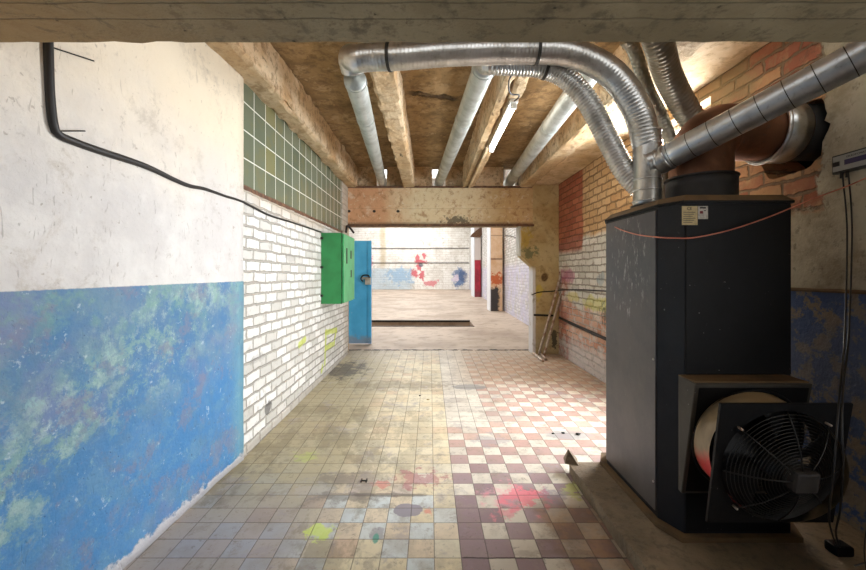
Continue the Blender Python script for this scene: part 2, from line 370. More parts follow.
M = {}
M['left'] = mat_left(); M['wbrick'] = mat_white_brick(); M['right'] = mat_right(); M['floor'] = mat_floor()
M['hbrick'] = mat_white_brick('hall_brick', 'y', True)
M['joist'] = mat_joist(); M['slab'] = mat_slab(); M['cross'] = mat_crossbeam(); M['pillar'] = mat_pillar(); M['hback'] = mat_hall_back()
M['front_beam'] = mat_concrete('front_beam_concrete', '#84775a', '#978a6c', '#4f4532', .6, 2.5, lines=(1.21, 1.138), warmx=(-.2, -1.4, '#a98758'))
M['hfloor'] = mat_concrete('hall_floor', '#b9a896', '#9c8a78', '#7d6c5c', .5, .6, bd=.01, rough=.6)
M['plinth'] = mat_concrete('plinth_concrete', '#8d7b62', '#75654e', '#4e4233', .5, 3, rough=.6)
M['soffit'] = mat_concrete('soffit', '#dfc9a6', '#c6a97e', '#94754c', .5, 2)
M['duct'] = mat_metal_duct('galvanised_steel', '#c9c8c4', '#a5a29b', .27); M['duct_s'] = mat_metal_duct('smooth_galvanised_steel', '#d3d7d9', '#b7b9ba', .33)
M['duct_d'] = mat_metal_duct('dull_galvanised_steel', '#9a9588', '#7d7464', .34)
M['pipe_paint'] = mat_metal_duct('pale_galvanised_pipe', '#c9cfcc', '#aeb3ae', .5)
M['copper_duct'] = mat_metal_duct('rusty_duct_steel', '#8a6048', '#6b4a38', .45)
M['silver'] = mat_metal_duct('bright_steel', '#dcdcda', '#b9b4aa', .25)
M['seam'] = simple('dark_seam', '#3a3833', .5, .5)
M['black'] = mat_black_paint('black_paint', '#0e0e0f', '#131314', .5)
g = G('black_side_sheen'); n = g.noise(2.5, 6, .65); n2 = g.noise(22, 8, .75, vec=g.vec(g.x, g.y*1.6, g.z*.45))
c = g.mix(g.ss(n, .4, .65), '#505056', '#605e60')  # furnace side lifted to grey, its reflected light put into the colour
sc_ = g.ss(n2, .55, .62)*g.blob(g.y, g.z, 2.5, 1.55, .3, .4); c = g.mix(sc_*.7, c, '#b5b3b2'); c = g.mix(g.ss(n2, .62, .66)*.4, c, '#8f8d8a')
c = g.mix(g.ss(g.z+(n-.5)*.4, .35, .15)*.4, c, '#5c5040'); M['black_sheen'] = g.out(c, .33+n2*.1, bump=n2, dist=.001)
M['chamf'] = mat_black_paint('black_corner_paint', '#1c1d21', '#26272b', .42)
M['dust'] = simple('brown_dust', '#6e5535', .75, 0, '#57432a', 6)
M['collar'] = mat_black_paint('black_collar', '#2d2c2c', '#3c3835', .45)
M['fanbox'] = mat_black_paint('fan_box_grey', '#4f4c46', '#3f3c37', .5)
M['fanblack'] = mat_black_paint('fan_black', '#0b0b0c', '#101011', .45)
M['wire'] = simple('guard_wire', '#2b2926', .45, .4)
M['cable'] = simple('cable_rubber', '#1e1b19', .5)
M['green'] = simple('green_enamel', '#2f8a4c', .4, 0, '#2a7d43', 5, .001)
M['green2'] = simple('green_door_enamel', '#4ca56a', .4, 0, '#40965b', 5, .001)
g = G('blue_enamel'); n = g.noise(5, 6, .7)
c = g.mix(g.ss(g.noise(3, 5), .4, .65), '#4fb8f2', '#43aae6'); c = g.mix(g.ss(g.z+(n-.5)*.35, .22, .1)*.7, c, '#8d93a6')
c = g.mix(g.ss(g.noise(14, 6, .7), .64, .68)*.4, c, '#d9e2e6'); M['blue'] = g.out(c, .42, bump=n, dist=.002)
M['dark'] = simple('dark_iron', '#2a2724', .5, .4)
M['rust'] = simple('rusty_iron', '#5d4232', .75, .1, '#7c5a40', 20)
M['rod'] = simple('worn_steel_rod', '#c2b4a6', .4, .3, '#94755e', 14)
M['copper'] = simple('copper_wire', '#e08a70', .35, .3, '#c87058')
M['whiteplastic'] = simple('white_plastic', '#f2f2ee', .35)
M['grey_plastic'] = simple('grey_plastic', '#a9a9a4', .4)
M['frame_dark'] = simple('dark_plastic', '#33342f', .4)
M['display'] = simple('violet_display', '#4b4868', .25)
M['paper'] = simple('yellowed_paper', '#cdb98a', .7, 0, '#b9a77c', 60)
M['paper2'] = simple('white_paper', '#cfc9bd', .7, 0, '#b0a698', 90)
M['ink'] = simple('black_ink', '#2c2724', .7); M['redink'] = simple('red_ink', '#7c2a24', .7)
M['wframe'] = simple('white_window_frame', '#dcd8ce', .6)
g = G('green_ceramic_tile'); T = .229; u = (g.y-3.07)/T; v = (g.z-2.2)/T
iu = g.m('FLOOR', u); iv = g.m('FLOOR', v); fu = u-iu; fv = v-iv; w = g.white(g.vec(iu, iv)); n = g.noise(7, 5)
gr = g.ss(g.mi(g.mi(fu, 1.0-fu), g.mi(fv, 1.0-fv)), .028, .016)
c = g.mix(w, '#626a58', '#727864'); c = g.mix(g.ss(n, .45, .7)*.5, c, '#77754f'); c = g.mix(g.ss(w, .85, .9)*.5, c, '#86804f')
c = g.mix(gr, c, '#d6d8cc'); M['gtile'] = g.out(c, g.m('ADD', .22, gr*.5), bump=w*.3-gr*.4+n*.2, dist=.006)
g = G('hall_pillar_orange'); n = g.noise(3, 6, .65); n2 = g.noise(8, 6, .6)
c = g.mix(g.ss(n, .4, .65), '#dfc0a0', '#d3ab84'); c = g.mix(g.blob(g.x, g.z, 2.55, 1.2, .3, .28, n2, 1.2)*.9, c, '#c25a28')
c = g.mix(g.ss(g.z+(n2-.5)*.7, 1.0, .8)*g.ss(g.x+(n2-.5)*.3, 2.72, 2.6), c, '#3d3a38')
c = g.mix(g.ss(g.m('ABSOLUTE', g.z-2.0+(n2-.5)*.05), .05, .02)*.7, c, '#6f4a34')
c = g.mix(g.ss(g.m('ABSOLUTE', g.z-2.9), .03, .01)*.6, c, '#8f6a50'); c = g.mix(g.ss(g.x, 2.345, 2.32), c, '#e4e6ea'); M['hp2'] = g.out(c, .8, bump=n2, dist=.02)
g = G('hall_pillar_red'); n = g.noise(2.5, 6, .65)
c = g.mix(g.ss(g.z+(n-.5)*.1, 2.25, 2.2), '#cfc6c2', g.mix(g.ss(n, .4, .6), '#b02c40', '#8f2033')); c = g.mix(g.ss(g.z+(n-.5)*.3, .5, .2)*.6, c, '#5d4044')
c = g.mix(g.ss(g.x, 2.7, 2.66), c, '#d9dde2'); M['hp1'] = g.out(c, .7, bump=n, dist=.02)
g = G('duct_ring_paint'); n = g.noise(6, 5)
c = g.mix(g.ss(n, .4, .65), '#9c8868', '#7a6a50'); c = g.mix(g.ss(g.z+(n-.5)*.1+(g.x-1.3)*1.6, .66, .58)*g.ss(g.z, .4, .46), c, '#d83a3a'); c = g.mix(g.ss(g.z+(n-.5)*.2, .47, .42), c, '#1c1a17'); c = g.mix(g.ss(g.x+(n-.5)*.3, 1.6, 1.8)*.8, c, '#2a2620'); M['ringpaint'] = g.out(c, .5, bump=n, dist=.002)
g = G('window_glass'); tr = g.nt.nodes.new('ShaderNodeBsdfTransparent'); gl = g.nt.nodes.new('ShaderNodeBsdfGlossy'); gl.inputs['Roughness'].default_value = .05
mxs = g.nt.nodes.new('ShaderNodeMixShader'); mxs.inputs[0].default_value = .07
g.nt.links.new(tr.outputs[0], mxs.inputs[1]); g.nt.links.new(gl.outputs[0], mxs.inputs[2]); g.nt.links.new(mxs.outputs[0], g.o.inputs[0]); M['glass'] = g.mat

# ------------------------------------------------------------------ helpers
def off(o):
    v = Vector((0, 0, 0))
    while o is not None: v += o.location; o = o.parent
    return v
def obj(name, bm, mat, parent=None, smooth=False):
    me = bpy.data.meshes.new(name); bm.normal_update(); bm.to_mesh(me); bm.free()
    if smooth:
        for p in me.polygons: p.use_smooth = True
    me.materials.append(mat if not isinstance(mat, str) else M[mat])
    o = bpy.data.objects.new(name, me); col.objects.link(o)
    if parent is not None: o.parent = parent; o.location = -off(parent)
    return o
def thing(name, label, cat, loc, group=None):
    o = bpy.data.objects.new(name, None); o.empty_display_size = .05; col.objects.link(o); o.location = loc
    o['label'] = label; o['category'] = cat
    if group: o['group'] = group
    return o
def tag(o, label, cat, group=None):
    o['label'] = label; o['category'] = cat
    if group: o['group'] = group
    return o
def struct(name, bm, mat, label, cat=None, parent=None, smooth=False):
    o = obj(name, bm, mat, parent, smooth)
    if parent is None: o['kind'] = 'structure'; o['label'] = label; o['category'] = cat or 'wall'
    return o
def box(x0, x1, y0, y1, z0, z1, bm=None, bevel=0):
    bm = bm or bmesh.new()
    b2 = bmesh.new(); bmesh.ops.create_cube(b2, size=1)
    for v in b2.verts: v.co = Vector(((x0+x1)/2+v.co.x*(x1-x0), (y0+y1)/2+v.co.y*(y1-y0), (z0+z1)/2+v.co.z*(z1-z0)))
    if bevel: bmesh.ops.bevel(b2, geom=b2.edges[:], offset=bevel, segments=2, affect='EDGES', profile=.6)
    return join(bm, b2)
def join(bm, b2):
    me = bpy.data.meshes.new('tmp'); b2.to_mesh(me); b2.free(); bm.from_mesh(me); bpy.data.meshes.remove(me); return bm
def rough(x0, x1, y0, y1, z0, z1, step=.06, amp=.012, freq=6, fn=None, chip=0):
    """box with a gridded, unevenly displaced surface"""
    bm = bmesh.new()
    nx, ny, nz = [max(1, min(160, int(round((b-a)/step)))) for a, b in ((x0, x1), (y0, y1), (z0, z1))]
    vd = {}
    def vt(i, j, k):
        key = (i, j, k)
        if key not in vd:
            p = Vector((x0+(x1-x0)*i/nx, y0+(y1-y0)*j/ny, z0+(z1-z0)*k/nz))
            d = mn.noise_vector(p*freq)*amp+mn.noise_vector(p*freq*3.1)*amp*.6
            if chip:
                nedge = sum((i in (0, nx), j in (0, ny), k in (0, nz)))
                if nedge >= 2:
                    a = max(0, mn.noise(p*5)+.25)*chip
                    c = Vector(((x0+x1)/2, p.y, (z0+z1)/2)); d += (c-p).normalized()*a
            q = p+d
            if fn: q = fn(q)
            vd[key] = bm.verts.new(q)
        return vd[key]
    def quad(a, b, c, d): bm.faces.new((a, b, c, d))
    for i in range(nx):
        for j in range(ny):
            quad(vt(i, j, 0), vt(i, j+1, 0), vt(i+1, j+1, 0), vt(i+1, j, 0)); quad(vt(i, j, nz), vt(i+1, j, nz), vt(i+1, j+1, nz), vt(i, j+1, nz))
    for i in range(nx):
        for k in range(nz):
            quad(vt(i, 0, k), vt(i+1, 0, k), vt(i+1, 0, k+1), vt(i, 0, k+1)); quad(vt(i, ny, k), vt(i, ny, k+1), vt(i+1, ny, k+1), vt(i+1, ny, k))
    for j in range(ny):
        for k in range(nz):
            quad(vt(0, j, k), vt(0, j, k+1), vt(0, j+1, k+1), vt(0, j+1, k)); quad(vt(nx, j, k), vt(nx, j+1, k), vt(nx, j+1, k+1), vt(nx, j, k+1))
    return bm
def prism(poly, z0, z1, bm=None, top=None):
    bm = bm or bmesh.new(); top = top or poly
    a = [bm.verts.new((x, y, z0)) for x, y in poly]; b = [bm.verts.new((x, y, z1)) for x, y in top]; n = len(poly)
    bm.faces.new(a[::-1]); bm.faces.new(b)
    for i in range(n): bm.faces.new((a[i], a[(i+1) % n], b[(i+1) % n], b[i]))
    bmesh.ops.recalc_face_normals(bm, faces=bm.faces[:]); return bm
def spline(pts, step):
    pts = [Vector(p) for p in pts]
    if len(pts) == 2:
        n = max(1, int((pts[1]-pts[0]).length/step)); return [pts[0].lerp(pts[1], i/n) for i in range(n+1)]
    ex = [pts[0]*2-pts[1]]+pts+[pts[-1]*2-pts[-2]]; dense = []
    for i in range(1, len(ex)-2):
        p0, p1, p2, p3 = ex[i-1:i+3]
        for k in range(40):
            t = k/40
            dense.append(.5*((2*p1)+(p2-p0)*t+(2*p0-5*p1+4*p2-p3)*t*t+(3*p1-p0-3*p2+p3)*t**3))
    dense.append(pts[-1]); out = [dense[0]]; acc = 0
    tot = sum((dense[i+1]-dense[i]).length for i in range(len(dense)-1)); n = max(2, int(tot/step)); st = tot/n; nxt = st
    for i in range(len(dense)-1):
        L = (dense[i+1]-dense[i]).length
        while nxt <= acc+L+1e-9 and len(out) <= n:
            out.append(dense[i].lerp(dense[i+1], (nxt-acc)/L if L else 0)); nxt += st
        acc += L
    return out
def tube(pts, r, seg=12, step=.03, ridge=None, bm=None, caps=True, raw=False):
    """tube along a smooth path; ridge = (pitch, amplitude, spiral?)"""
    bm = bm or bmesh.new(); pts = [Vector(p) for p in pts] if raw else spline(pts, step)
    n = len(pts); T = [(pts[min(i+1, n-1)]-pts[max(i-1, 0)]).normalized() for i in range(n)]
    up = Vector((0, 0, 1)) if abs(T[0].z) < .9 else Vector((0, 1, 0)); u = T[0].cross(up).normalized(); rings = []; s = 0
    for i in range(n):
        if i: s += (pts[i]-pts[i-1]).length
        u = (u-T[i]*u.dot(T[i])).normalized(); w = T[i].cross(u)
        ring = []
        for k in range(seg):
            a = 2*math.pi*k/seg; rr = r(i/(n-1)) if callable(r) else r
            if ridge:
                ph = (s/ridge[0]+(k/seg if ridge[2] else 0)) % 1.0
                rr *= 1+ridge[1]*(max(0, 1-abs(ph-.5)*6) if ridge[2] else math.cos(ph*2*math.pi))
            ring.append(bm.verts.new(pts[i]+(u*math.cos(a)+w*math.sin(a))*rr))
        rings.append(ring)
    for i in range(n-1):
        for k in range(seg): bm.faces.new((rings[i][k], rings[i][(k+1) % seg], rings[i+1][(k+1) % seg], rings[i+1][k]))
    if caps: bm.faces.new(rings[0][::-1]); bm.faces.new(rings[-1])
    bmesh.ops.recalc_face_normals(bm, faces=bm.faces[:]) if caps else None
    return bm
def band(c, d, r, w, seg=28, bm=None):
    c = Vector(c); d = Vector(d).normalized()
    return tube([c-d*w/2, c+d*w/2], r, seg, 1, bm=bm)
def ringm(c, n, R, r, seg=40, s2=6, bm=None):
    c = Vector(c); n = Vector(n).normalized(); u = n.orthogonal().normalized(); w = n.cross(u); bm = bm or bmesh.new(); rs = []
    for i in range(seg):
        a = 2*math.pi*i/seg; d = u*math.cos(a)+w*math.sin(a)
        rs.append([bm.verts.new(c+d*(R+r*math.cos(2*math.pi*k/s2))+n*r*math.sin(2*math.pi*k/s2)) for k in range(s2)])
    for i in range(seg):
        for k in range(s2): bm.faces.new((rs[i][k], rs[(i+1) % seg][k], rs[(i+1) % seg][(k+1) % s2], rs[i][(k+1) % s2]))
    return bm
def sheet_wall(outer, holes, x0, x1):
    """wall in the YZ plane with holes, thickness x0..x1"""
    bm = bmesh.new(); loops = []
    for lp in [outer]+holes:
        vs = [bm.verts.new((x0, a, b)) for a, b in lp]
        loops += [bm.edges.new((vs[i], vs[(i+1) % len(vs)])) for i in range(len(vs))]
    bmesh.ops.triangle_fill(bm, edges=loops, use_beauty=True)
    faces = bm.faces[:]; bd = [e for e in bm.edges if len(e.link_faces) == 1]; mp = {}
    for v in bm.verts[:]: mp[v] = bm.verts.new((x1, v.co.y, v.co.z))
    for f in faces: bm.faces.new([mp[v] for v in reversed(f.verts)])
    for e in bd: a, b = e.verts; bm.faces.new((a, b, mp[b], mp[a]))
    bmesh.ops.recalc_face_normals(bm, faces=bm.faces[:]); return bm
def text(name, body, size, mat, parent, mtx, w=None):
    cu = bpy.data.curves.new(name, 'FONT'); cu.body = body; cu.size = size; cu.extrude = .0006; cu.align_x = 'CENTER'; cu.align_y = 'CENTER'
    t = bpy.data.objects.new('tmp', cu); col.objects.link(t)
    me = bpy.data.meshes.new_from_object(t.evaluated_get(bpy.context.evaluated_depsgraph_get())); bpy.data.objects.remove(t)
    if w:
        xs = [v.co.x for v in me.vertices]; s = w/(max(xs)-min(xs)); me.transform(Matrix.Scale(s, 4, (1, 0, 0)))
    me.transform(mtx); me.materials.clear(); me.materials.append(M[mat]); me.name = name
    o = bpy.data.objects.new(name, me); col.objects.link(o)
    if parent: o.parent = parent; o.location = -off(parent)
    return o

# ------------------------------------------------------------------ setting: near room
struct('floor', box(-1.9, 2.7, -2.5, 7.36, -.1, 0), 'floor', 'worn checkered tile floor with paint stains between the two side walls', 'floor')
def lean(q):
    if q.x > -1.75: q.x += -.055*(3.05-max(q.y, -2.5))
    return q
struct('wall_left', rough(-1.9, -1.49, -2.5, 3.06, 0, 3.2, .09, .006, 2.5, lean), 'left', 'left plaster wall, white above and scuffed blue paint below', smooth=True)
struct('wall_left_brick', box(-1.9, -1.5, 3.06, 7.0, 0, 2.19), 'wbrick', 'white painted brick wall on the left beneath the green tiles')
struct('trim_tile_band', box(-1.9, -1.515, 3.06, 6.55, 2.19, 3.13), 'gtile', 'band of olive green square tiles above the white brick', 'tiled wall')
struct('trim_tile_ledge', rough(-1.52, -1.495, 3.07, 6.55, 2.165, 2.2, .05, .006, 9), 'rust', 'rusty ledge strip beneath the green tiles', 'ledge')
struct('wall_left_corner', box(-1.9, -1.5, 6.55, 7.0, 2.19, 3.13), 'wbrick', 'pale corner pier between green tiles and cross beam')
hole = []
for i in range(44):
    a = 2*math.pi*i/44; r = .232+.05*mn.noise(Vector((math.cos(a)*2, math.sin(a)*2, 3)))+random.random()*.022
    hole.append((2.52+r*math.cos(a)*1.05, 2.375+r*math.sin(a)))
W = (3.22, 4.3, .75, 2.98)
win = [(W[0], W[2]), (W[1], W[2]), (W[1], W[3]), (W[0], W[3])]
W2 = (-1.6, .3, .95, 2.25)  # opening outside the view, added to brighten the near left wall
win2 = [(W2[0], W2[2]), (W2[1], W2[2]), (W2[1], W2[3]), (W2[0], W2[3])]
struct('wall_right', sheet_wall([(-2.5, 0), (7.16, 0), (7.16, 3.15), (-2.5, 3.15)], [hole, win, win2], 2.36, 2.66), 'right', 'right brick wall with flaking white, yellow and blue paint')
for nm, w, lb in (('window_1', W, 'tall bright window in the brick wall behind the furnace'), ('window_fill', W2, 'unseen window added in the right wall to light the left wall')):
    bm = bmesh.new()
    for a, b, c_, d in ((w[0], w[0]+.05, w[2], w[3]), (w[1]-.05, w[1], w[2], w[3]), ((w[0]+w[1])/2-.02, (w[0]+w[1])/2+.02, w[2], w[3]), (w[0], w[1], w[2], w[2]+.05), (w[0], w[1], w[3]-.05, w[3]), (w[0], w[1], w[2]*.4+w[3]*.6-.02, w[2]*.4+w[3]*.6+.02)):
        box(2.5, 2.55, a, b, c_, d, bm)
    fr = struct(nm, bm, 'wframe', lb, 'window')
    obj('window_pane', box(2.52, 2.526, w[0]+.04, w[1]-.04, w[2]+.04, w[3]-.04), 'glass', fr)
struct('ceiling', box(-1.9, 2.7, 1.0, 7.3, 3.45, 3.6), 'slab', 'ochre brown concrete ceiling slab above the joists', 'ceiling')
struct('trim_front_beam', rough(-1.9, 2.7, 1.0, 1.333, 2.30, 2.85, .05, .004, 9, chip=.006), 'front_beam', 'grey brown concrete beam across the top nearest the camera', 'beam')
struct('wall_back', box(-1.9, 2.7, -2.6, -2.5, 0, 2.8), 'left', 'plain plaster wall behind the camera')
bm = box(2.66, 3.3, 2.0, 2.05, 1.9, 3.0); box(2.66, 3.3, 2.95, 3.0, 1.9, 3.0, bm); box(2.66, 3.3, 2.0, 3.0, 1.9, 1.95, bm); box(2.66, 3.3, 2.0, 3.0, 2.95, 3.0, bm); box(3.25, 3.3, 2.0, 3.0, 1.9, 3.0, bm)
struct('wall_hole_backing', bm, 'dark', 'dark box added behind the hole in the right wall to keep it dark')  # box added so no sky shows through the flue hole
struct('ceiling_front', box(-1.9, 2.7, -2.5, 1.0, 2.7, 2.85), 'slab', 'low ceiling slab before the front beam', 'ceiling')
def jo(name, x0, x1, lb, z0=3.045, chip=.03, y1=7.05):
    struct(name, rough(x0, x1, 1.34, y1, z0, 3.45, .035, .011, 8, chip=chip*1.5), 'joist', lb, 'joist')
jo('ceiling_joist', -1.52, -1.33, 'crumbling concrete joist running along the top of the green tiles', chip=.05)
jo('ceiling_joist', -.48, -.28, 'pitted concrete joist between the two leftmost long pipes')
jo('ceiling_joist', .60, .675, 'thin dark concrete joist just left of the lamp joist', chip=.015)
jo('ceiling_joist', .70, .80, 'concrete joist carrying the tube lamp', chip=.015)
jo('ceiling_joist', 1.63, 1.86, 'concrete joist right of the rightmost long pipe', chip=.02)
struct('ceiling_soffit', rough(1.87, 2.7, 1.34, 7.05, 3.10, 3.45, .08, .01, 5), 'soffit', 'pale soffit slab along the top of the right brick wall', 'ceiling')
struct('trim_cross_beam', rough(-1.55, 1.88, 7.0, 7.3, 2.345, 3.055, .06, .005, 6), 'cross', 'peeling tan cross beam above the wide opening to the hall', 'beam')
struct('trim_beam_angle', rough(-1.5, 1.86, 6.97, 7.02, 3.035, 3.065, .05, .004, 9), 'rust', 'rusty steel strip along the top edge of the cross beam', 'steel strip')
struct('trim_beam_flange', rough(-1.5, 1.9, 6.975, 7.02, 2.335, 2.375, .05, .005, 9), 'rust', 'rusty steel strip along the bottom edge of the cross beam', 'steel strip')
bm = bmesh.new()
for a, b in ((-1.5, -1.0), (-.80, .04), (.29, 1.36), (1.61, 2.5)): box(a, b, 7.1, 7.25, 3.055, 3.45, bm)
struct('wall_infill', bm, 'joist', 'rough infill between joists above the cross beam')
# pillar with the jagged left edge
pl = [(1.88, 0), (2.4, 0), (2.4, 3.1), (1.64, 3.1), (1.64, 1.84), (1.66, 1.80), (1.885, 1.60)]
bm = bmesh.new()
a = [bm.verts.new((x, 7.02, z)) for x, z in pl]; b = [bm.verts.new((x, 7.3, z)) for x, z in pl]; n = len(pl)
bm.faces.new(a); bm.faces.new(b[::-1])
for i in range(n): bm.faces.new((a[i], b[i], b[(i+1) % n], a[(i+1) % n]))
bmesh.ops.recalc_face_normals(bm, faces=bm.faces[:])
struct('wall_pillar', bm, 'pillar', 'stained ochre pillar with a notched edge right of the opening', 'pillar')
# ------------------------------------------------------------------ setting: hall
py0, py1, px1 = 10.55, 11.75, 1.22
bm = box(-9, 3.6, 7.36, py0, -.1, 0); box(-9, 4, py1, 33.4, -.1, 0, bm); box(px1, 3.6, py0, py1, -.1, 0, bm)
struct('floor_hall', bm, 'hfloor', 'bare dusty concrete floor of the far hall', 'floor')
bm = box(-9, px1, py0, py1, -1.1, -1.0); box(-9, px1, py1, py1+.1, -1.1, -.1, bm); box(px1, px1+.1, py0, py1, -1.1, -.1, bm); box(-9, px1, py0-.1, py0, -1.1, -.1, bm)
struct('floor_pit', bm, M['hfloor'], 'sunken inspection pit cut into the hall floor', 'pit')
bm = box(-9, px1, py0-.03, py0+.02, -.05, .015); box(-9, px1, py1-.02, py1+.04, -.035, .02, bm)
struct('trim_pit_edge', bm, 'dark', 'dark steel edging around the inspection pit', 'edging')
struct('trim_threshold', rough(-1.6, 2.0, 7.33, 7.39, -.05, .004, .03, .01, 12), 'dark', 'ragged dark joint where tiles meet the hall floor', 'joint')
struct('wall_hall_back', box(-9, 4, 33, 33.4, 0, 6.4), 'hback', 'far hall wall of white brick with red and blue graffiti')
def hw(Y): return 2.65+(Y-7.3)*.0292
bm = bmesh.new(); vs = [(hw(7.3), 7.3), (hw(33), 33), (4.2, 33), (4.2, 7.3)]; prism(vs, 0, 6.4, bm)
struct('wall_hall_right', bm, 'hbrick', 'right wall of the hall in cracked white painted brick')
struct('wall_hall_left', box(-9.3, -9, 7.0, 33, 0, 6.4), 'hbrick', 'left wall of the hall beyond the opening')
bm = box(-9.3, -1.9, 7.0, 7.3, 0, 6.4); box(-1.9, 4.2, 7.02, 7.3, 3.6, 6.4, bm); box(-1.9, -1.55, 7.0, 7.3, 0, 3.6, bm); box(2.4, 4.2, 7.18, 7.3, 0, 3.6, bm)
struct('wall_divider', bm, 'joist', 'wall that divides the tiled room from the hall')
bm = bmesh.new()
sk = [(9.5, 13), (16, 20), (23, 27), (29, 32)]; yy = 7.0  # unseen roof openings, added to let light into the hall
for a, b in sk: box(-9.3, 4.2, yy, a, 6.4, 6.6, bm); box(-9.3, -5.5, a, b, 6.4, 6.6, bm); box(1.5, 4.2, a, b, 6.4, 6.6, bm); yy = b
box(-9.3, 4.2, yy, 33.4, 6.4, 6.6, bm)
struct('ceiling_hall', bm, 'hbrick', 'hall ceiling, out of view, with long openings added to light the hall', 'ceiling')
struct('wall_hall_pillar', box(2.30, 2.78, 14.7, 15.45, 0, 6.4), 'hp2', 'orange hall pillar with charred black base', 'pillar')
hp = struct('wall_hall_pillar', box(2.64, 3.05, 23, 24.6, 0, 6.4), 'hp1', 'red and white hall pillar farther away, under the rusty bracket', 'pillar')
bm = bmesh.new(); pr = [P(470, 237, 22.9), P(480, 237, 22.9), P(487, 229, 22.9), P(487, 224, 22.9), P(482, 226, 22.9), P(472, 234, 22.9)]
a = [bm.verts.new(p) for p in pr]; b = [bm.verts.new(p+Vector((0, .1, 0))) for p in pr]; bm.faces.new(a); bm.faces.new(b[::-1])
for i in range(6): bm.faces.new((a[i], b[i], b[(i+1) % 6], a[(i+1) % 6]))
bmesh.ops.recalc_face_normals(bm, faces=bm.faces[:])
tag(obj('pillar_bracket', bm, 'rust'), 'rusty angled bracket fixed to the top of the red hall pillar', 'bracket')
for (ya, za, yb, zb, lb) in ((33-.02, 3.53, 0, 0, 'upper dark cable strung along the far graffiti wall'), (33-.02, 2.28, 0, 0, 'lower dark cable strung along the far graffiti wall')):
    tag(obj('wall_cable', tube([(-7, 32.96, za), (3.3, 32.96, za+.02)], .02, 6, .5), 'cable'), lb, 'cable')
tag(obj('conduit', tube([(hw(9.7)-.02, 9.7, 0), (hw(9.7)-.02, 9.7, 1.95)], .02, 8, .2), 'grey_plastic'), 'thin vertical conduit on the white hall wall behind the pillar', 'conduit')
tag(obj('wall_cable', tube([(hw(8.5)-.02, 8.0, 1.2), (hw(10)-.02, 10, 1.5), (hw(12)-.02, 12, 2.5), (hw(14.5)-.02, 14.5, 2.9)], .012, 6, .1), 'cable'), 'slanting cable on the white hall wall between pillars', 'cable')
# ------------------------------------------------------------------ blue door, green cabinet
d = thing('metal_door', 'open bright blue metal door leaf with a padlock, left of the opening', 'door', (-1.45, 7.95, 0))
d['kind'] = 'structure'; d.name = 'door_1'
obj('door_panel', box(-1.69, -1.285, 7.93, 7.96, .02, 2.146, bevel=.004), 'blue', d)
obj('door_flange', box(-1.282, -1.215, 7.90, 7.98, .02, 2.146, bevel=.004), 'blue', d)
hs = obj('hasp', box(-1.40, -1.22, 7.885, 7.90, 1.35, 1.40), 'grey_plastic', d)
k = thing('padlock', 'grey steel padlock hanging from the hasp of the blue door', 'padlock', (-1.27, 7.86, 1.26))
obj('lock_body', box(-1.33, -1.21, 7.84, 7.885, 1.24, 1.38, bevel=.01), 'silver', k)
obj('shackle', tube([(-1.37, 7.865, 1.30), (-1.42, 7.865, 1.36), (-1.37, 7.865, 1.43), (-1.27, 7.865, 1.43), (-1.24, 7.865, 1.37)], .014, 8, .01), 'dark', k, True)
cb = thing('electrical_cabinet', 'green metal cabinet with slotted door mounted on the white brick wall', 'cabinet', (-1.5, 5.27, 1.06))
obj('cabinet_body', box(-1.5, -1.215, 5.27, 6.0, 1.06, 2.04, bevel=.006), 'green', cb)
dr = obj('cabinet_door', box(-1.213, -1.188, 5.29, 6.03, 1.075, 2.025, bevel=.006), 'green2', cb)
for y0, z0, w_, h_ in ((5.43, 1.62, .07, .22), (5.72, 1.70, .07, .12), (5.74, 1.42, .06, .11)):
    obj('slot', box(-1.188, -1.184, y0, y0+w_, z0, z0+h_), 'dark', dr)
obj('hinge', box(-1.215, -1.20, 5.262, 5.272, 1.2, 1.26), 'green', cb); obj('hinge', box(-1.215, -1.20, 5.262, 5.272, 1.84, 1.90), 'green', cb)
for zz in (1.16, 1.55, 1.95): obj('mounting_lug', box(-1.5, -1.47, 5.24, 5.27, zz, zz+.03), 'dark', cb)
obj('seam_strip', box(-1.216, -1.212, 5.268, 5.28, 1.06, 2.04), 'dark', cb)
# ------------------------------------------------------------------ cable on the left wall
def LW(x, y, dx=.012):
    if x < 243: Y = F*1.658/(CX-x+F*.055)*.993
    else: Y = F*(1.5-dx)/(CX-x)
    return P(x, y, Y)
pts = [LW(x, y) for x, y in ((48, 36), (48.5, 50), (49, 70), (50, 95), (53, 122), (58, 134), (75, 142), (100, 151), (145, 166), (175, 180), (190, 186), (205, 189), (225, 196), (243, 202), (269, 215), (294, 223), (321, 232))]
cab = thing('wall_cable', 'thick dark cable sagging across the white plaster to the green cabinet', 'cable', pts[0])
obj('sheath', tube(pts, lambda t: .0165 if t < .17 else max(.009, .0165-(t-.17)*.035), 10, .02), 'cable', cab, True)
for p, q in (((48, 46), (94, 61)), ((52, 131), (85, 131))):
    obj('tie_wire', tube([LW(*p), LW(*q)], .003, 6, .1), 'dark', cab)
tag(obj('wall_cable', tube([P(346, 232, 6.6), P(347, 226, 6.75), P(350, 228, 6.9), P(354, 233, 6.95)], .018, 8, .02), 'dark'), 'short looped cable at the corner above the blue door', 'cable')
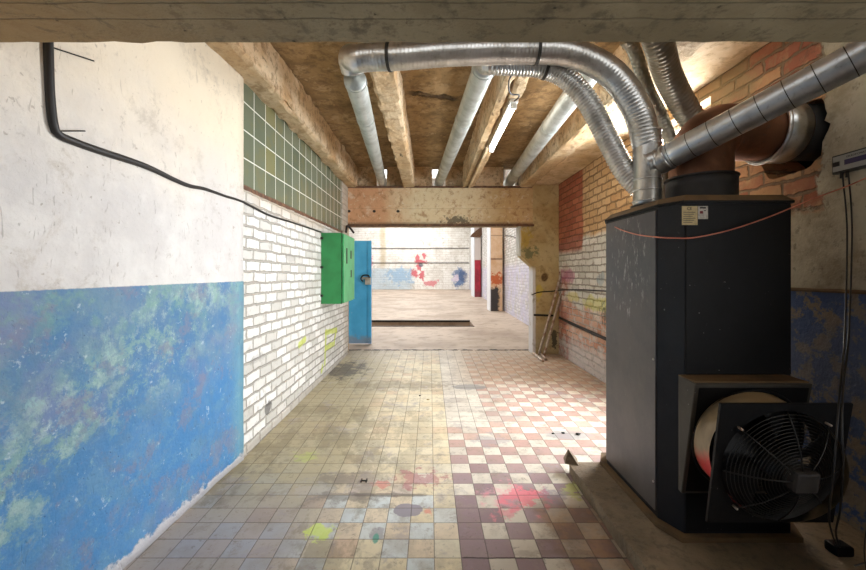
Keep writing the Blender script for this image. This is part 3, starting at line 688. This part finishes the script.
# ------------------------------------------------------------------ ducts
def duct(name, pts, r, mat, label, ridge, group=None, step=None, joints=(), jr=1.06, straps=(), seg=28):
    t = thing(name, label, 'duct', pts[0], group)
    sp = spline(pts, .01)
    obj('duct_tube', tube(pts, r, seg, step or (ridge[0]/5 if ridge else .05), ridge), mat, t, True)
    for j in joints:
        i = min(len(sp)-2, max(1, int(j*len(sp)))); obj('joint_ring', band(sp[i], sp[i+1]-sp[i-1], r*jr, .028), mat, t)
    for j in straps:
        i = min(len(sp)-2, max(1, int(j*len(sp)))); obj('strap', band(sp[i], sp[i+1]-sp[i-1], r*1.07, .02), 'seam', t)
    return t
G1 = 'galvanised ducts beneath the ceiling joists'
Aend = P(647, 196, 2.5)
pA = [(-.53, 2.66, 2.90), (-.535, 2.60, 2.945), P(357, 59, 2.55), P(372, 57, 2.53), P(400, 56, 2.5), P(450, 52, 2.5), P(520, 50, 2.5), P(570, 53, 2.5), P(612, 74, 2.5), P(637, 110, 2.5), P(647, 145, 2.5)]
duct('spiral_duct', pA, .086, 'duct', 'long spiral duct crossing under the joists and bending down to the furnace', (.024, .028, True), G1, straps=(.16, .56), step=.005)
pB = [(.41, 2.80, 3.02), P(490, 64, 2.68), P(515, 65, 2.66), P(540, 67, 2.65), P(565, 77, 2.65), P(588, 102, 2.64), P(608, 140, 2.62), P(624, 170, 2.60), P(640, 188, 2.56)]
duct('flexible_duct', pB, .070, 'duct', 'ribbed flexible duct curving down to the side of the upright spigot', (.022, .045, False), G1, straps=(.33,), step=.0044)
def seams(t, a, b, r, n):
    a = Vector(a); b = Vector(b)
    for i in range(n): q = a.lerp(b, (i+.6)/n); obj('seam_ring', band(q, b-a, r*1.012, .006), 'seam', t)
a, b = (-.53, 2.70, 2.86), (-.90, 7.35, 3.165)
t = duct('long_pipe', [a, b], .077, 'pipe_paint', 'leftmost long pipe running to the cross beam', (.12, .02, True), 'long straight pipes under the ceiling', joints=(.012, .18), step=.02)
a, b = (.41, 2.86, 3.04), (.16, 7.35, 3.18)
t = duct('long_pipe', [a, b], .086, 'pipe_paint', 'middle long pipe running to the cross beam, beside the tube lamp joist', (.12, .02, True), 'long straight pipes under the ceiling', joints=(.012, .25), step=.02)
a, b = (1.24, 2.85, 3.06), (1.50, 7.35, 3.19)
t = duct('long_pipe', [a, b], .092, 'pipe_paint', 'rightmost long pipe running to the cross beam, behind the curved ducts', (.12, .02, True), 'long straight pipes under the ceiling', joints=(.3,), step=.02)
# upright spigot on the furnace
sx = Aend.x
sp = thing('duct_spigot', 'upright silver spigot on the furnace lid joining three ducts', 'duct', (sx, 2.5, 1.92))
obj('spigot_tube', tube([(sx, 2.5, 1.915), (sx, 2.5, 2.42)], .083, 28, .05), 'duct', sp, True)
for zz in (1.96, 2.03, 2.10, 2.33, 2.41): obj('bead', ringm((sx, 2.5, zz), (0, 0, 1), .084, .005, 32), 'silver', sp, True)
obj('base_flange', band((sx, 2.5, 1.925), (0, 0, 1), .098, .016), 'seam', sp)
# slanted pipe to upper right
c0 = Vector((sx, 2.5, 2.215)); c1 = P(662, 160, 2.44); c2 = P(858, 58, 1.76); dd = (c2-c1); c3 = c1+dd*1.42
sl = thing('slanted_pipe', 'smooth silver pipe slanting from the furnace spigot to the upper right wall', 'duct', c1)
obj('pipe_tube', tube([c1, c3], .079, 32, .1), 'duct_s', sl, True)
obj('elbow', tube([c0+Vector((-.02, -.01, -.02)), c0+(c1-c0)*.5, c1, c1+dd.normalized()*.04], .084, 32, .012, (.034, .03, False)), 'duct', sl, True)
for k_ in range(9): q = c1+dd.normalized()*(.06+k_*.114); obj('seam_ring', band(q, dd, .0794, .004, 32), 'seam', sl)
obj('pipe_bend', tube([c3, c3+dd.normalized()*.06, Vector((2.36, c3.y-.05, c3.z+.05))], .079, 24, .02), 'duct', sl, True)
# chimney: collar, rusty elbow, silver flange into the hole
cx_, cy_ = 1.75, 2.48
ch = thing('flue_duct', 'large rusty flue rising from the furnace and elbowing into the wall hole', 'duct', (cx_, cy_, 1.92))
obj('collar', tube([(cx_, cy_, 1.915), (cx_, cy_, 2.10)], .196, 36, .05), 'collar', ch, True)
obj('collar_bead', ringm((cx_, cy_, 2.10), (0, 0, 1), .196, .008, 40), 'collar', ch, True)
R = .178; zc = 2.40; ep = [(cx_, cy_, 2.08)]
for i in range(7): a_ = i/6*math.pi/2; ep.append((cx_+.16-.16*math.cos(a_), cy_, zc-.16+.16*math.sin(a_)))
ep.append((2.32, cy_, zc))
obj('elbow', tube(ep, R*.99, 36, .02), 'copper_duct', ch, True)
obj('end_flange', tube([(2.16, cy_, zc), (2.30, cy_, zc)], .192, 36, .05), 'silver', ch, True)
obj('end_bead', ringm((2.16, cy_, zc), (1, 0, 0), .192, .012, 40), 'silver', ch, True)
obj('wall_sleeve', tube([(2.29, cy_, zc), (2.62, cy_, zc)], .175, 30, .05), 'collar', ch, True)
# dark flexible ducts behind
duct('flexible_duct', [P(652, 25, 2.40), P(660, 48, 2.50), P(668, 75, 2.66), P(683, 105, 2.79), P(698, 130, 2.84), P(703, 160, 2.86), (1.88, 2.84, 1.925)], .085, 'duct_d', 'dark flexible duct dropping behind the rusty flue', (.03, .03, False), G1, step=.006)
duct('flexible_duct', [(1.38, 2.70, 3.14), P(634, 50, 2.74), P(648, 90, 2.82), P(662, 118, 2.92), P(672, 150, 2.90), (1.75, 2.87, 2.2), (1.70, 2.80, 1.925)], .045, 'duct_d', 'narrow dark flexible duct seen between the curved ducts', (.03, .03, False), G1, step=.006)
# ------------------------------------------------------------------ plinth and furnace
struct('floor_plinth', rough(1.03, 2.36, .4, 2.86, 0, .08, .05, .004, 9, chip=.012), 'plinth', 'low concrete plinth beneath the furnace', 'plinth')
hx0, hx1, hy0, hy1, cu = 1.29, 1.985, 2.04, 2.92, .065
def octa(e=0.0, c=cu, cy=.13): 
    x0, x1, y0, y1 = hx0-e, hx1+e, hy0-e, hy1+e
    return [(x0+c, y0), (x1-c, y0), (x1, y0+cy), (x1, y1-cy), (x1-c, y1), (x0+c, y1), (x0, y1-cy), (x0, y0+cy)]
f = thing('furnace', 'tall black metal air furnace standing on the concrete plinth', 'furnace', ((hx0+hx1)/2, (hy0+hy1)/2, .08))
obj('cabinet', prism(octa(), .105, 1.88), 'chamf', f)
obj('lid', prism(octa(.012), 1.88, 1.915, top=octa(-.02)), 'dust', f)
obj('lid_rim', prism(octa(.012), 1.868, 1.88), 'black', f)
obj('base_plate', prism(octa(.035), .082, .108), 'dust', f)
obj('side_panel', box(hx0-.008, hx0+.01, hy0+.14, hy1-.13, .14, 1.85, bevel=.003), 'black_sheen', f)
fp = obj('front_panel', box(hx0+cu+.004, hx1-cu-.004, hy0-.008, hy0+.01, .955, 1.86, bevel=.003), 'black', f)
obj('front_panel', box(hx0+cu+.004, hx1-cu-.004, hy0-.006, hy0+.01, .12, .945, bevel=.003), 'black', f)
yF = hy0-.0095
def FP(x, y): return P(x, y, yF)
def plate(x0, y0, x1, y1, yy=yF, th=.0015):
    a = P(x0, y1, yy); b = P(x1, y0, yy); return box(a.x, b.x, yy, yy+th, a.z, b.z)
s1 = obj('label_plate', plate(682, 206, 697.6, 225), 'paper', f); s1['label'] = 'yellowed label with CE mark'
rotx = Matrix.Rotation(math.pi/2, 4, 'X')
c_ = P(689.5, 208.6, yF-.001); text('ce_mark', 'CE', .022, 'ink', s1, Matrix.Translation(c_) @ rotx)
bm = bmesh.new()
for i in range(6): a_ = P(683.5, 212.5+i*2.0, yF-.001); b_ = P(695.5-(i % 3)*1.5, 212.0+i*2.0, yF-.001); box(a_.x, b_.x, yF-.0012, yF, a_.z, b_.z, bm)
obj('print_lines', bm, 'ink', s1)
s2 = obj('label_plate', plate(698.2, 206, 708, 219), 'paper2', f); s2['label'] = 'white label with a red symbol'
bm = plate(700, 207, 706, 208.5, yF-.0012); obj('print_heading', bm, 'ink', s2)
obj('print_symbol', plate(700, 211, 703, 213.6, yF-.0012), 'redink', s2); obj('print_symbol', plate(704, 210.2, 706, 211, yF-.0012), 'ink', s2)
for zz in (.3, 1.0, 1.7):
    obj('panel_screw', tube([(hx0-.008, hy0+.155, zz), (hx0-.013, hy0+.155, zz)], .006, 8, 1), 'silver', f)
# blower housing: tilted front
t0, t1 = (1.884, .949), (1.99, .349)
bm = bmesh.new(); X0, X1 = 1.305, 1.885; xb0, xb1 = 1.315, 1.90
fr = [(X0, t0[0], t0[1]), (X1, t0[0], t0[1]), (X1, t1[0], t1[1]), (X0, t1[0], t1[1])]; bk = [(xb0, hy0-.01, .955), (xb1, hy0-.01, .955), (xb1, hy0-.01, .345), (xb0, hy0-.01, .345)]
a = [bm.verts.new(v) for v in fr]; b = [bm.verts.new(v) for v in bk]; bm.faces.new(a); bm.faces.new(b[::-1])
for i in range(4): bm.faces.new((a[i], b[i], b[(i+1) % 4], a[(i+1) % 4]))
bmesh.ops.recalc_face_normals(bm, faces=bm.faces[:]); bmesh.ops.bevel(bm, geom=bm.edges[:], offset=.004, segments=1, affect='EDGES')
bh = obj('blower_housing', bm, 'fanbox', f)
bc = Vector((1.595, 1.935, .655)); nb = Vector((0, -.983, -.18)).normalized()
bm = box(X0+.02, X1-.02, -.001, .001, 0, .56)
for v in bm.verts:
    tt = v.co.z/.56; v.co = Vector((v.co.x, t1[0]+(t0[0]-t1[0])*(.03+.94*tt), t1[1]+(t0[1]-t1[1])*(.03+.94*tt)))+nb*(.003+v.co.y)
obj('housing_front', bm, 'fanblack', bh)
obj('housing_dust', box(X0+.01, X1-.005, 1.90, hy0-.012, .950, .9565), 'dust', bh)
obj('housing_rim', ringm(bc+nb*.012, nb, .272, .008, 48), 'black', bh, True)
# ------------------------------------------------------------------ fan unit
pc = Vector((1.51, 1.66, .665)); ex = Vector((1, 0, 0)); ez = Vector((0, -.08, .55)).normalized(); ey = ex.cross(ez).normalized()
fn = thing('axial_fan', 'square black axial fan with wire guard fixed before the furnace', 'fan', (1.51, 1.72, .39))
obj('fan_shroud', tube([bc+nb*.004, pc-ey*.012], lambda t: .262-.014*t, 48, .02, caps=False), 'ringpaint', fn, True)
def LP(u, v, w): return pc+ex*u+ez*v+ey*w
bm = bmesh.new(); N = 48; hs_ = .28
inner = [[bm.verts.new(LP(.248*math.cos(2*math.pi*i/N), .248*math.sin(2*math.pi*i/N), w)) for i in range(N)] for w in (.0, -.012)]
def sq(i):
    a_ = 2*math.pi*i/N; c_, s_ = math.cos(a_), math.sin(a_); k_ = hs_/max(abs(c_), abs(s_)); return c_*k_, s_*k_
outer = [[bm.verts.new(LP(sq(i)[0], sq(i)[1], w)) for i in range(N)] for w in (.0, -.012)]
for i in range(N):
    j = (i+1) % N
    bm.faces.new((inner[0][i], outer[0][i], outer[0][j], inner[0][j])); bm.faces.new((inner[1][j], outer[1][j], outer[1][i], inner[1][i]))
    bm.faces.new((outer[0][i], outer[1][i], outer[1][j], outer[0][j])); bm.faces.new((inner[0][j], inner[1][j], inner[1][i], inner[0][i]))
bmesh.ops.recalc_face_normals(bm, faces=bm.faces[:]); obj('mounting_plate', bm, 'fanblack', fn)
def gd(r_): return .02+.085*(1-(r_/.25)**2)
bm = bmesh.new()
for i in range(17): rr = .06+i*.0115; ringm(pc+ey*gd(rr), ey, rr, .0017, 44, 5, bm)
obj('guard_rings', bm, 'wire', fn, True)
for k_ in range(8):
    a_ = math.radians(k_*45+3)
    obj('guard_spoke', tube([LP(math.cos(a_)*r_, math.sin(a_)*r_, gd(r_)+.003) for r_ in (.04, .10, .16, .21, .255)], .0028, 6, .03), 'wire', fn, True)
for k_ in range(4):
    a_ = math.radians(k_*90+45+3); obj('bolt', tube([LP(math.cos(a_)*.262, math.sin(a_)*.262, -.002), LP(math.cos(a_)*.262, math.sin(a_)*.262, .025)], .005, 8, 1), 'rod', fn, True)
for k_ in range(5):
    bm = bmesh.new(); g0 = []; 
    for i in range(7):
        r_ = .06+i*.03; row = []
        for j in range(5):
            a_ = 2*math.pi*k_/5+(j-2)*.17+i*.05; row.append(bm.verts.new(LP(math.cos(a_)*r_, math.sin(a_)*r_, -.05+(j-2)*.016)))
        g0.append(row)
    for i in range(6):
        for j in range(4): bm.faces.new((g0[i][j], g0[i+1][j], g0[i+1][j+1], g0[i][j+1]))
    bl = obj('blade', bm, 'fanblack', fn, True); sm = bl.modifiers.new('thick', 'SOLIDIFY'); sm.thickness = .004
obj('hub', tube([LP(0, 0, -.09), LP(0, 0, .06)], .062, 24, .05), 'fanblack', fn, True)
bm = box(-.048, .048, -.045, .045, 0, .07, bevel=.012)
for v in bm.verts: v.co = LP(v.co.x+.01, v.co.y, .055+v.co.z)
obj('motor_box', bm, 'collar', fn)
# loose second guard at the far right edge
gc = Vector((1.99, 1.52, .42))
lg = thing('fan_guard', 'loose black wire fan guard standing at the lower right edge', 'fan guard', (1.99, 1.52, .08)); bm = bmesh.new()
for i in range(14): ringm(gc+Vector((0, -.0, 0)), Vector((.12, -1, 0)), .11+i*.0155, .0019, 48, 5, bm)
obj('guard_rings', bm, 'wire', lg, True)
for k_ in range(6):
    a_ = math.radians(k_*60+15); obj('guard_spoke', tube([gc+Vector((math.cos(a_)*.08, -.004, math.sin(a_)*.08)), gc+Vector((math.cos(a_)*.32, -.004, math.sin(a_)*.32))], .003, 6, .1), 'wire', lg)
obj('motor', tube([gc+Vector((0, -.03, 0)), gc+Vector((0, .12, 0))], .085, 24, .1), 'fanblack', lg, True)
for dx in (-.14, .14): obj('foot', box(gc.x+dx-.01, gc.x+dx+.01, 1.44, 1.62, .08, .14), 'fanblack', lg)
# ------------------------------------------------------------------ charger, cables, copper wire on the right wall
dv = thing('control_unit', 'small grey wall unit with violet display, mounted on the right plaster', 'control unit', (2.34, 2.2, 1.97))
def RW(x, y, X=2.335): return P(x, y, F*X/(x-CX))
q0 = RW(833.5, 175); q1 = RW(833.5, 157.5); Y1 = q0.y; Y0 = Y1-.34; za, zb = q0.z+.0, q1.z+.005
obj('casing', box(2.325, 2.362, Y0, Y1, za, zb, bevel=.005), 'frame_dark', dv)
fc = obj('face_plate', box(2.319, 2.326, Y0+.012, Y1-.012, za+.012, zb-.010), 'grey_plastic', dv)
obj('display', box(2.316, 2.320, Y0+.03, Y1-.075, za+.038, za+.066), 'display', fc)
obj('socket', box(2.316, 2.320, Y1-.048, Y1-.012, za+.04, za+.065), 'ink', fc)
R_ = Matrix(((0, 0, -1, 0), (-1, 0, 0, 0), (0, 1, 0, 0), (0, 0, 0, 1)))
text('lettering', 'DUOTCMAT', .014, 'ink', fc, Matrix.Translation((2.318, Y1-.135, zb-.026)) @ R_, .10)
for dx, lb in ((.0, 'left of two thin black leads dangling from the grey wall unit'), (7, 'right of two thin black leads dangling from the grey wall unit')):
    if dx == 0: pp = [RW(842, 173), RW(843, 180, 2.31), P(847, 230, 2.12), P(845, 330, 1.80), P(840, 390, 1.56), P(836, 440, 1.48), P(833, 480, 1.48), P(829, 515, 1.55), P(832, 533, 1.75), P(838, 548, 1.93)]
    else: pp = [RW(847.5, 172), RW(849, 180, 2.31), P(852, 230, 2.12), P(849, 330, 1.80), P(843, 390, 1.55), P(842, 430, 1.47), P(843, 465, 1.47), P(840, 510, 1.55), P(836, 533, 1.75), P(840, 549, 1.93)]
    L = thing('power_lead', lb, 'cable', pp[0]); obj('lead', tube(pp, .0038, 8, .02), 'cable', L, True)
    obj('gland', tube([pp[0]+Vector((0, 0, .01)), pp[0]+Vector((-.003, 0, -.03))], .008, 10, 1), 'dark', L, True)
pg = P(841, 551, 1.93)
tag(obj('plug_block', box(pg.x-.05, pg.x+.04, 1.90, 1.97, .081, .13, bevel=.012), 'fanblack'), 'small black plug block on the plinth where the thin leads end', 'plug')
wp = [P(612, 222, 2.79)+Vector((-.02, 0, 0)), P(620, 228, 2.62)+Vector((-.02, 0, 0)), P(636, 234, 2.35)+Vector((-.01, 0, 0)), P(655, 237, 2.12), P(675, 238, 2.02), P(695, 237.5, 1.99), P(730, 230, 1.99), P(770, 216.5, 2.0), P(810, 200, 2.04), P(845, 187, 2.08), P(866, 178, 2.06), P(885, 169, 1.98)]
tag(obj('copper_wire', tube(wp, .0036, 8, .02), 'copper', smooth=True), 'thin copper wire sagging around the furnace top to the right wall', 'wire')
tag(obj('conduit', tube([(2.345, .5, 1.40), (2.345, 3.15, 1.385)], .012, 10, .1), 'dust'), 'horizontal conduit above the blue paint on the near right wall', 'conduit')
# far right wall runs
tag(obj('wall_cable', tube([(2.345, 4.9, 1.25), (2.345, 6.0, 1.22), (2.34, 6.95, 1.17), (2.25, 7.0, 1.15), (2.0, 7.01, 1.13), (1.86, 7.01, 1.08)], .010, 8, .04), 'dark', smooth=True), 'thin cable along the right wall running round onto the pillar', 'cable')
tag(obj('pipe_rail', tube([(2.335, 4.4, .60), (2.335, 5.2, .615), (2.335, 6.9, .67)], .022, 10, .1), 'dark', smooth=True), 'dark pipe low on the painted brick right wall', 'pipe')
tag(obj('pipe_rail', tube([(2.3, 7.005, .70), (1.9, 7.005, .715)], .018, 10, .1), 'dark', smooth=True), 'short dark pipe across the ochre pillar behind the leaning rods', 'pipe')
tr_ = thing('rod_stand', 'steel rod stand with twin cross bars leaning against the pillar', 'stand', FL(540, 355))
def rod(a, b, r, nm): obj(nm, tube([a, b], r, 10, .1), 'rod', tr_, True)
rod(P(538.5, 355, 6.85), P(562.7, 268, 6.92), .022, 'rod'); rod(P(543.5, 356.5, 6.80), P(561.5, 291.5, 6.92), .024, 'rod')
rod(FL(533, 353, .02), FL(543, 361, .02), .022, 'cross_bar'); rod(FL(540, 353, .025), FL(546, 359.5, .02), .022, 'cross_bar')
# tube lamp
lp = thing('tube_lamp', 'white fluorescent tube lamp fixed under a concrete joist', 'lamp', (.75, 4.0, 3.04))
obj('batten', box(.715, .785, 3.40, 4.70, 3.01, 3.04, bevel=.004), 'whiteplastic', lp)
tm = bpy.data.materials.new('lit_tube'); tm.use_nodes = True; pb = tm.node_tree.nodes['Principled BSDF']; pb.inputs['Emission Color'].default_value = (1, .97, .9, 1); pb.inputs['Emission Strength'].default_value = 7
obj('tube', tube([(.75, 3.44, 2.985), (.75, 4.66, 2.985)], .022, 14, .1), tm, lp, True)
for yy in (3.43, 4.67): obj('end_cap', box(.725, .775, yy-.02, yy+.02, 2.96, 3.02, bevel=.004), 'whiteplastic', lp)
obj('ceiling_batten', box(.69, .72, 4.75, 6.9, 3.0, 3.045), 'soffit', None); tag(bpy.data.objects['ceiling_batten'], 'pale wooden batten under the joist beyond the tube lamp', 'batten')
tag(obj('lamp_cable', tube([(.66, 2.9, 3.06), (.62, 3.0, 3.0), (.66, 3.15, 2.97), (.74, 3.2, 2.98), (.76, 3.30, 3.0), (.75, 3.41, 3.02)], .007, 8, .02), 'cable', smooth=True), 'black cable looping from the joist to the tube lamp', 'cable')
# small debris
def chunk(name, c, s, label, mat, cat='debris', sd=1, sq_=(1, 1, 1), group=None):
    bm = bmesh.new(); bmesh.ops.create_icosphere(bm, subdivisions=2, radius=1)
    for v in bm.verts:
        k_ = 1+.45*mn.noise(v.co*1.6+Vector((sd*7, 0, 0))); v.co = Vector((v.co.x*s[0], v.co.y*s[1], v.co.z*s[2]))*k_
    mz = min(v.co.z for v in bm.verts)
    for v in bm.verts: v.co += Vector((c[0], c[1], c[2]-mz))
    return tag(obj(name, bm, mat), label, cat, group)
q = P(577, 462, 2.84)
bm = bmesh.new(); vs = [bm.verts.new(v) for v in ((1.00, 2.84, .078), (1.09, 2.80, .078), (1.12, 2.92, .078), (1.02, 2.93, .078), (1.035, 2.87, .175), (1.10, 2.90, .105))]
bmesh.ops.convex_hull(bm, input=vs); tag(obj('concrete_shard', bm, 'plinth'), 'broken concrete shard standing on the corner of the plinth', 'rubble')
for i, (px, py, s, lb) in enumerate(((553, 434, .014, 'leftmost dark metal scrap on the grey floor patch'), (563, 433.5, .016, 'middle dark metal scrap on the grey floor patch'), (578, 435, .022, 'rightmost and largest dark metal scrap on the grey floor patch'), (420, 396, .014, 'small dark metal scrap on the cream tiles near the floor middle'), (428, 400, .018, 'pale stone chip on the cream tiles in the floor middle'))):
    p = FL(px, py); chunk('stone_chip' if i == 4 else 'metal_scrap', p, (s, s*.7, s*.4), lb, 'dark' if i != 4 else 'paper', 'stone chip' if i == 4 else 'metal scrap', i+2)
p = FL(364, 481)
bm = box(p.x-.024, p.x+.024, p.y-.004, p.y+.004, 0, .006); box(p.x-.022, p.x-.014, p.y-.02, p.y+.02, 0, .008, bm); box(p.x+.014, p.x+.022, p.y-.02, p.y+.02, 0, .008, bm)
tag(obj('floor_bracket', bm, 'ink'), 'small black H shaped bracket set in the floor tiles', 'bracket')
p = FL(408, 510)
# ------------------------------------------------------------------ lights
def area(name, loc, rot, sx_, sy_, e, c=(1, 1, 1)):
    l = bpy.data.lights.new(name, 'AREA'); l.shape = 'RECTANGLE'; l.size = sx_; l.size_y = sy_; l.energy = e; l.color = c
    o = bpy.data.objects.new(name, l); col.objects.link(o); o.location = loc; o.rotation_euler = rot; return o
hp_ = math.pi/2
area('window_daylight', (2.72, (W[0]+W[1])/2, (W[2]+W[3])/2), (0, hp_, 0), W[3]-W[2], W[1]-W[0], 165, (.93, .96, 1))
area('window_daylight', (2.72, (W2[0]+W2[1])/2, (W2[2]+W2[3])/2), (0, hp_, 0), W2[3]-W2[2], W2[1]-W2[0], 38, (.97, .98, 1))  # lamp of the added window, brightens the near left wall
for a_, b_ in sk: area('hall_fill', (-2, (a_+b_)/2, 6.7), (0, 0, 0), 7, b_-a_, 160, (1, .99, .97))  # area lamps added over the roof openings to brighten the hall
w = bpy.data.worlds.new('world'); bpy.context.scene.world = w; w.use_nodes = True
w.node_tree.nodes['Background'].inputs[0].default_value = (.95, .97, 1, 1); w.node_tree.nodes['Background'].inputs[1].default_value = 1.6
cam = bpy.data.cameras.new('camera'); co = bpy.data.objects.new('camera', cam); col.objects.link(co)
co.location = (0, 0, H); co.rotation_euler = (hp_, 0, 0); cam.sensor_width = 36; cam.sensor_fit = 'HORIZONTAL'
cam.lens = F*36/866; cam.shift_x = (433-CX)/866; cam.shift_y = (CY-285)/866; cam.clip_start = .02; cam.clip_end = 200
sc = bpy.context.scene; sc.camera = co
sc.view_settings.view_transform = 'Standard'; sc.view_settings.look = 'None'; sc.view_settings.gamma = 1; sc.view_settings.use_curve_mapping = False
sc.view_settings.exposure = 0.95
sc.cycles.max_bounces = 8; sc.cycles.diffuse_bounces = 5; sc.cycles.use_denoising = True
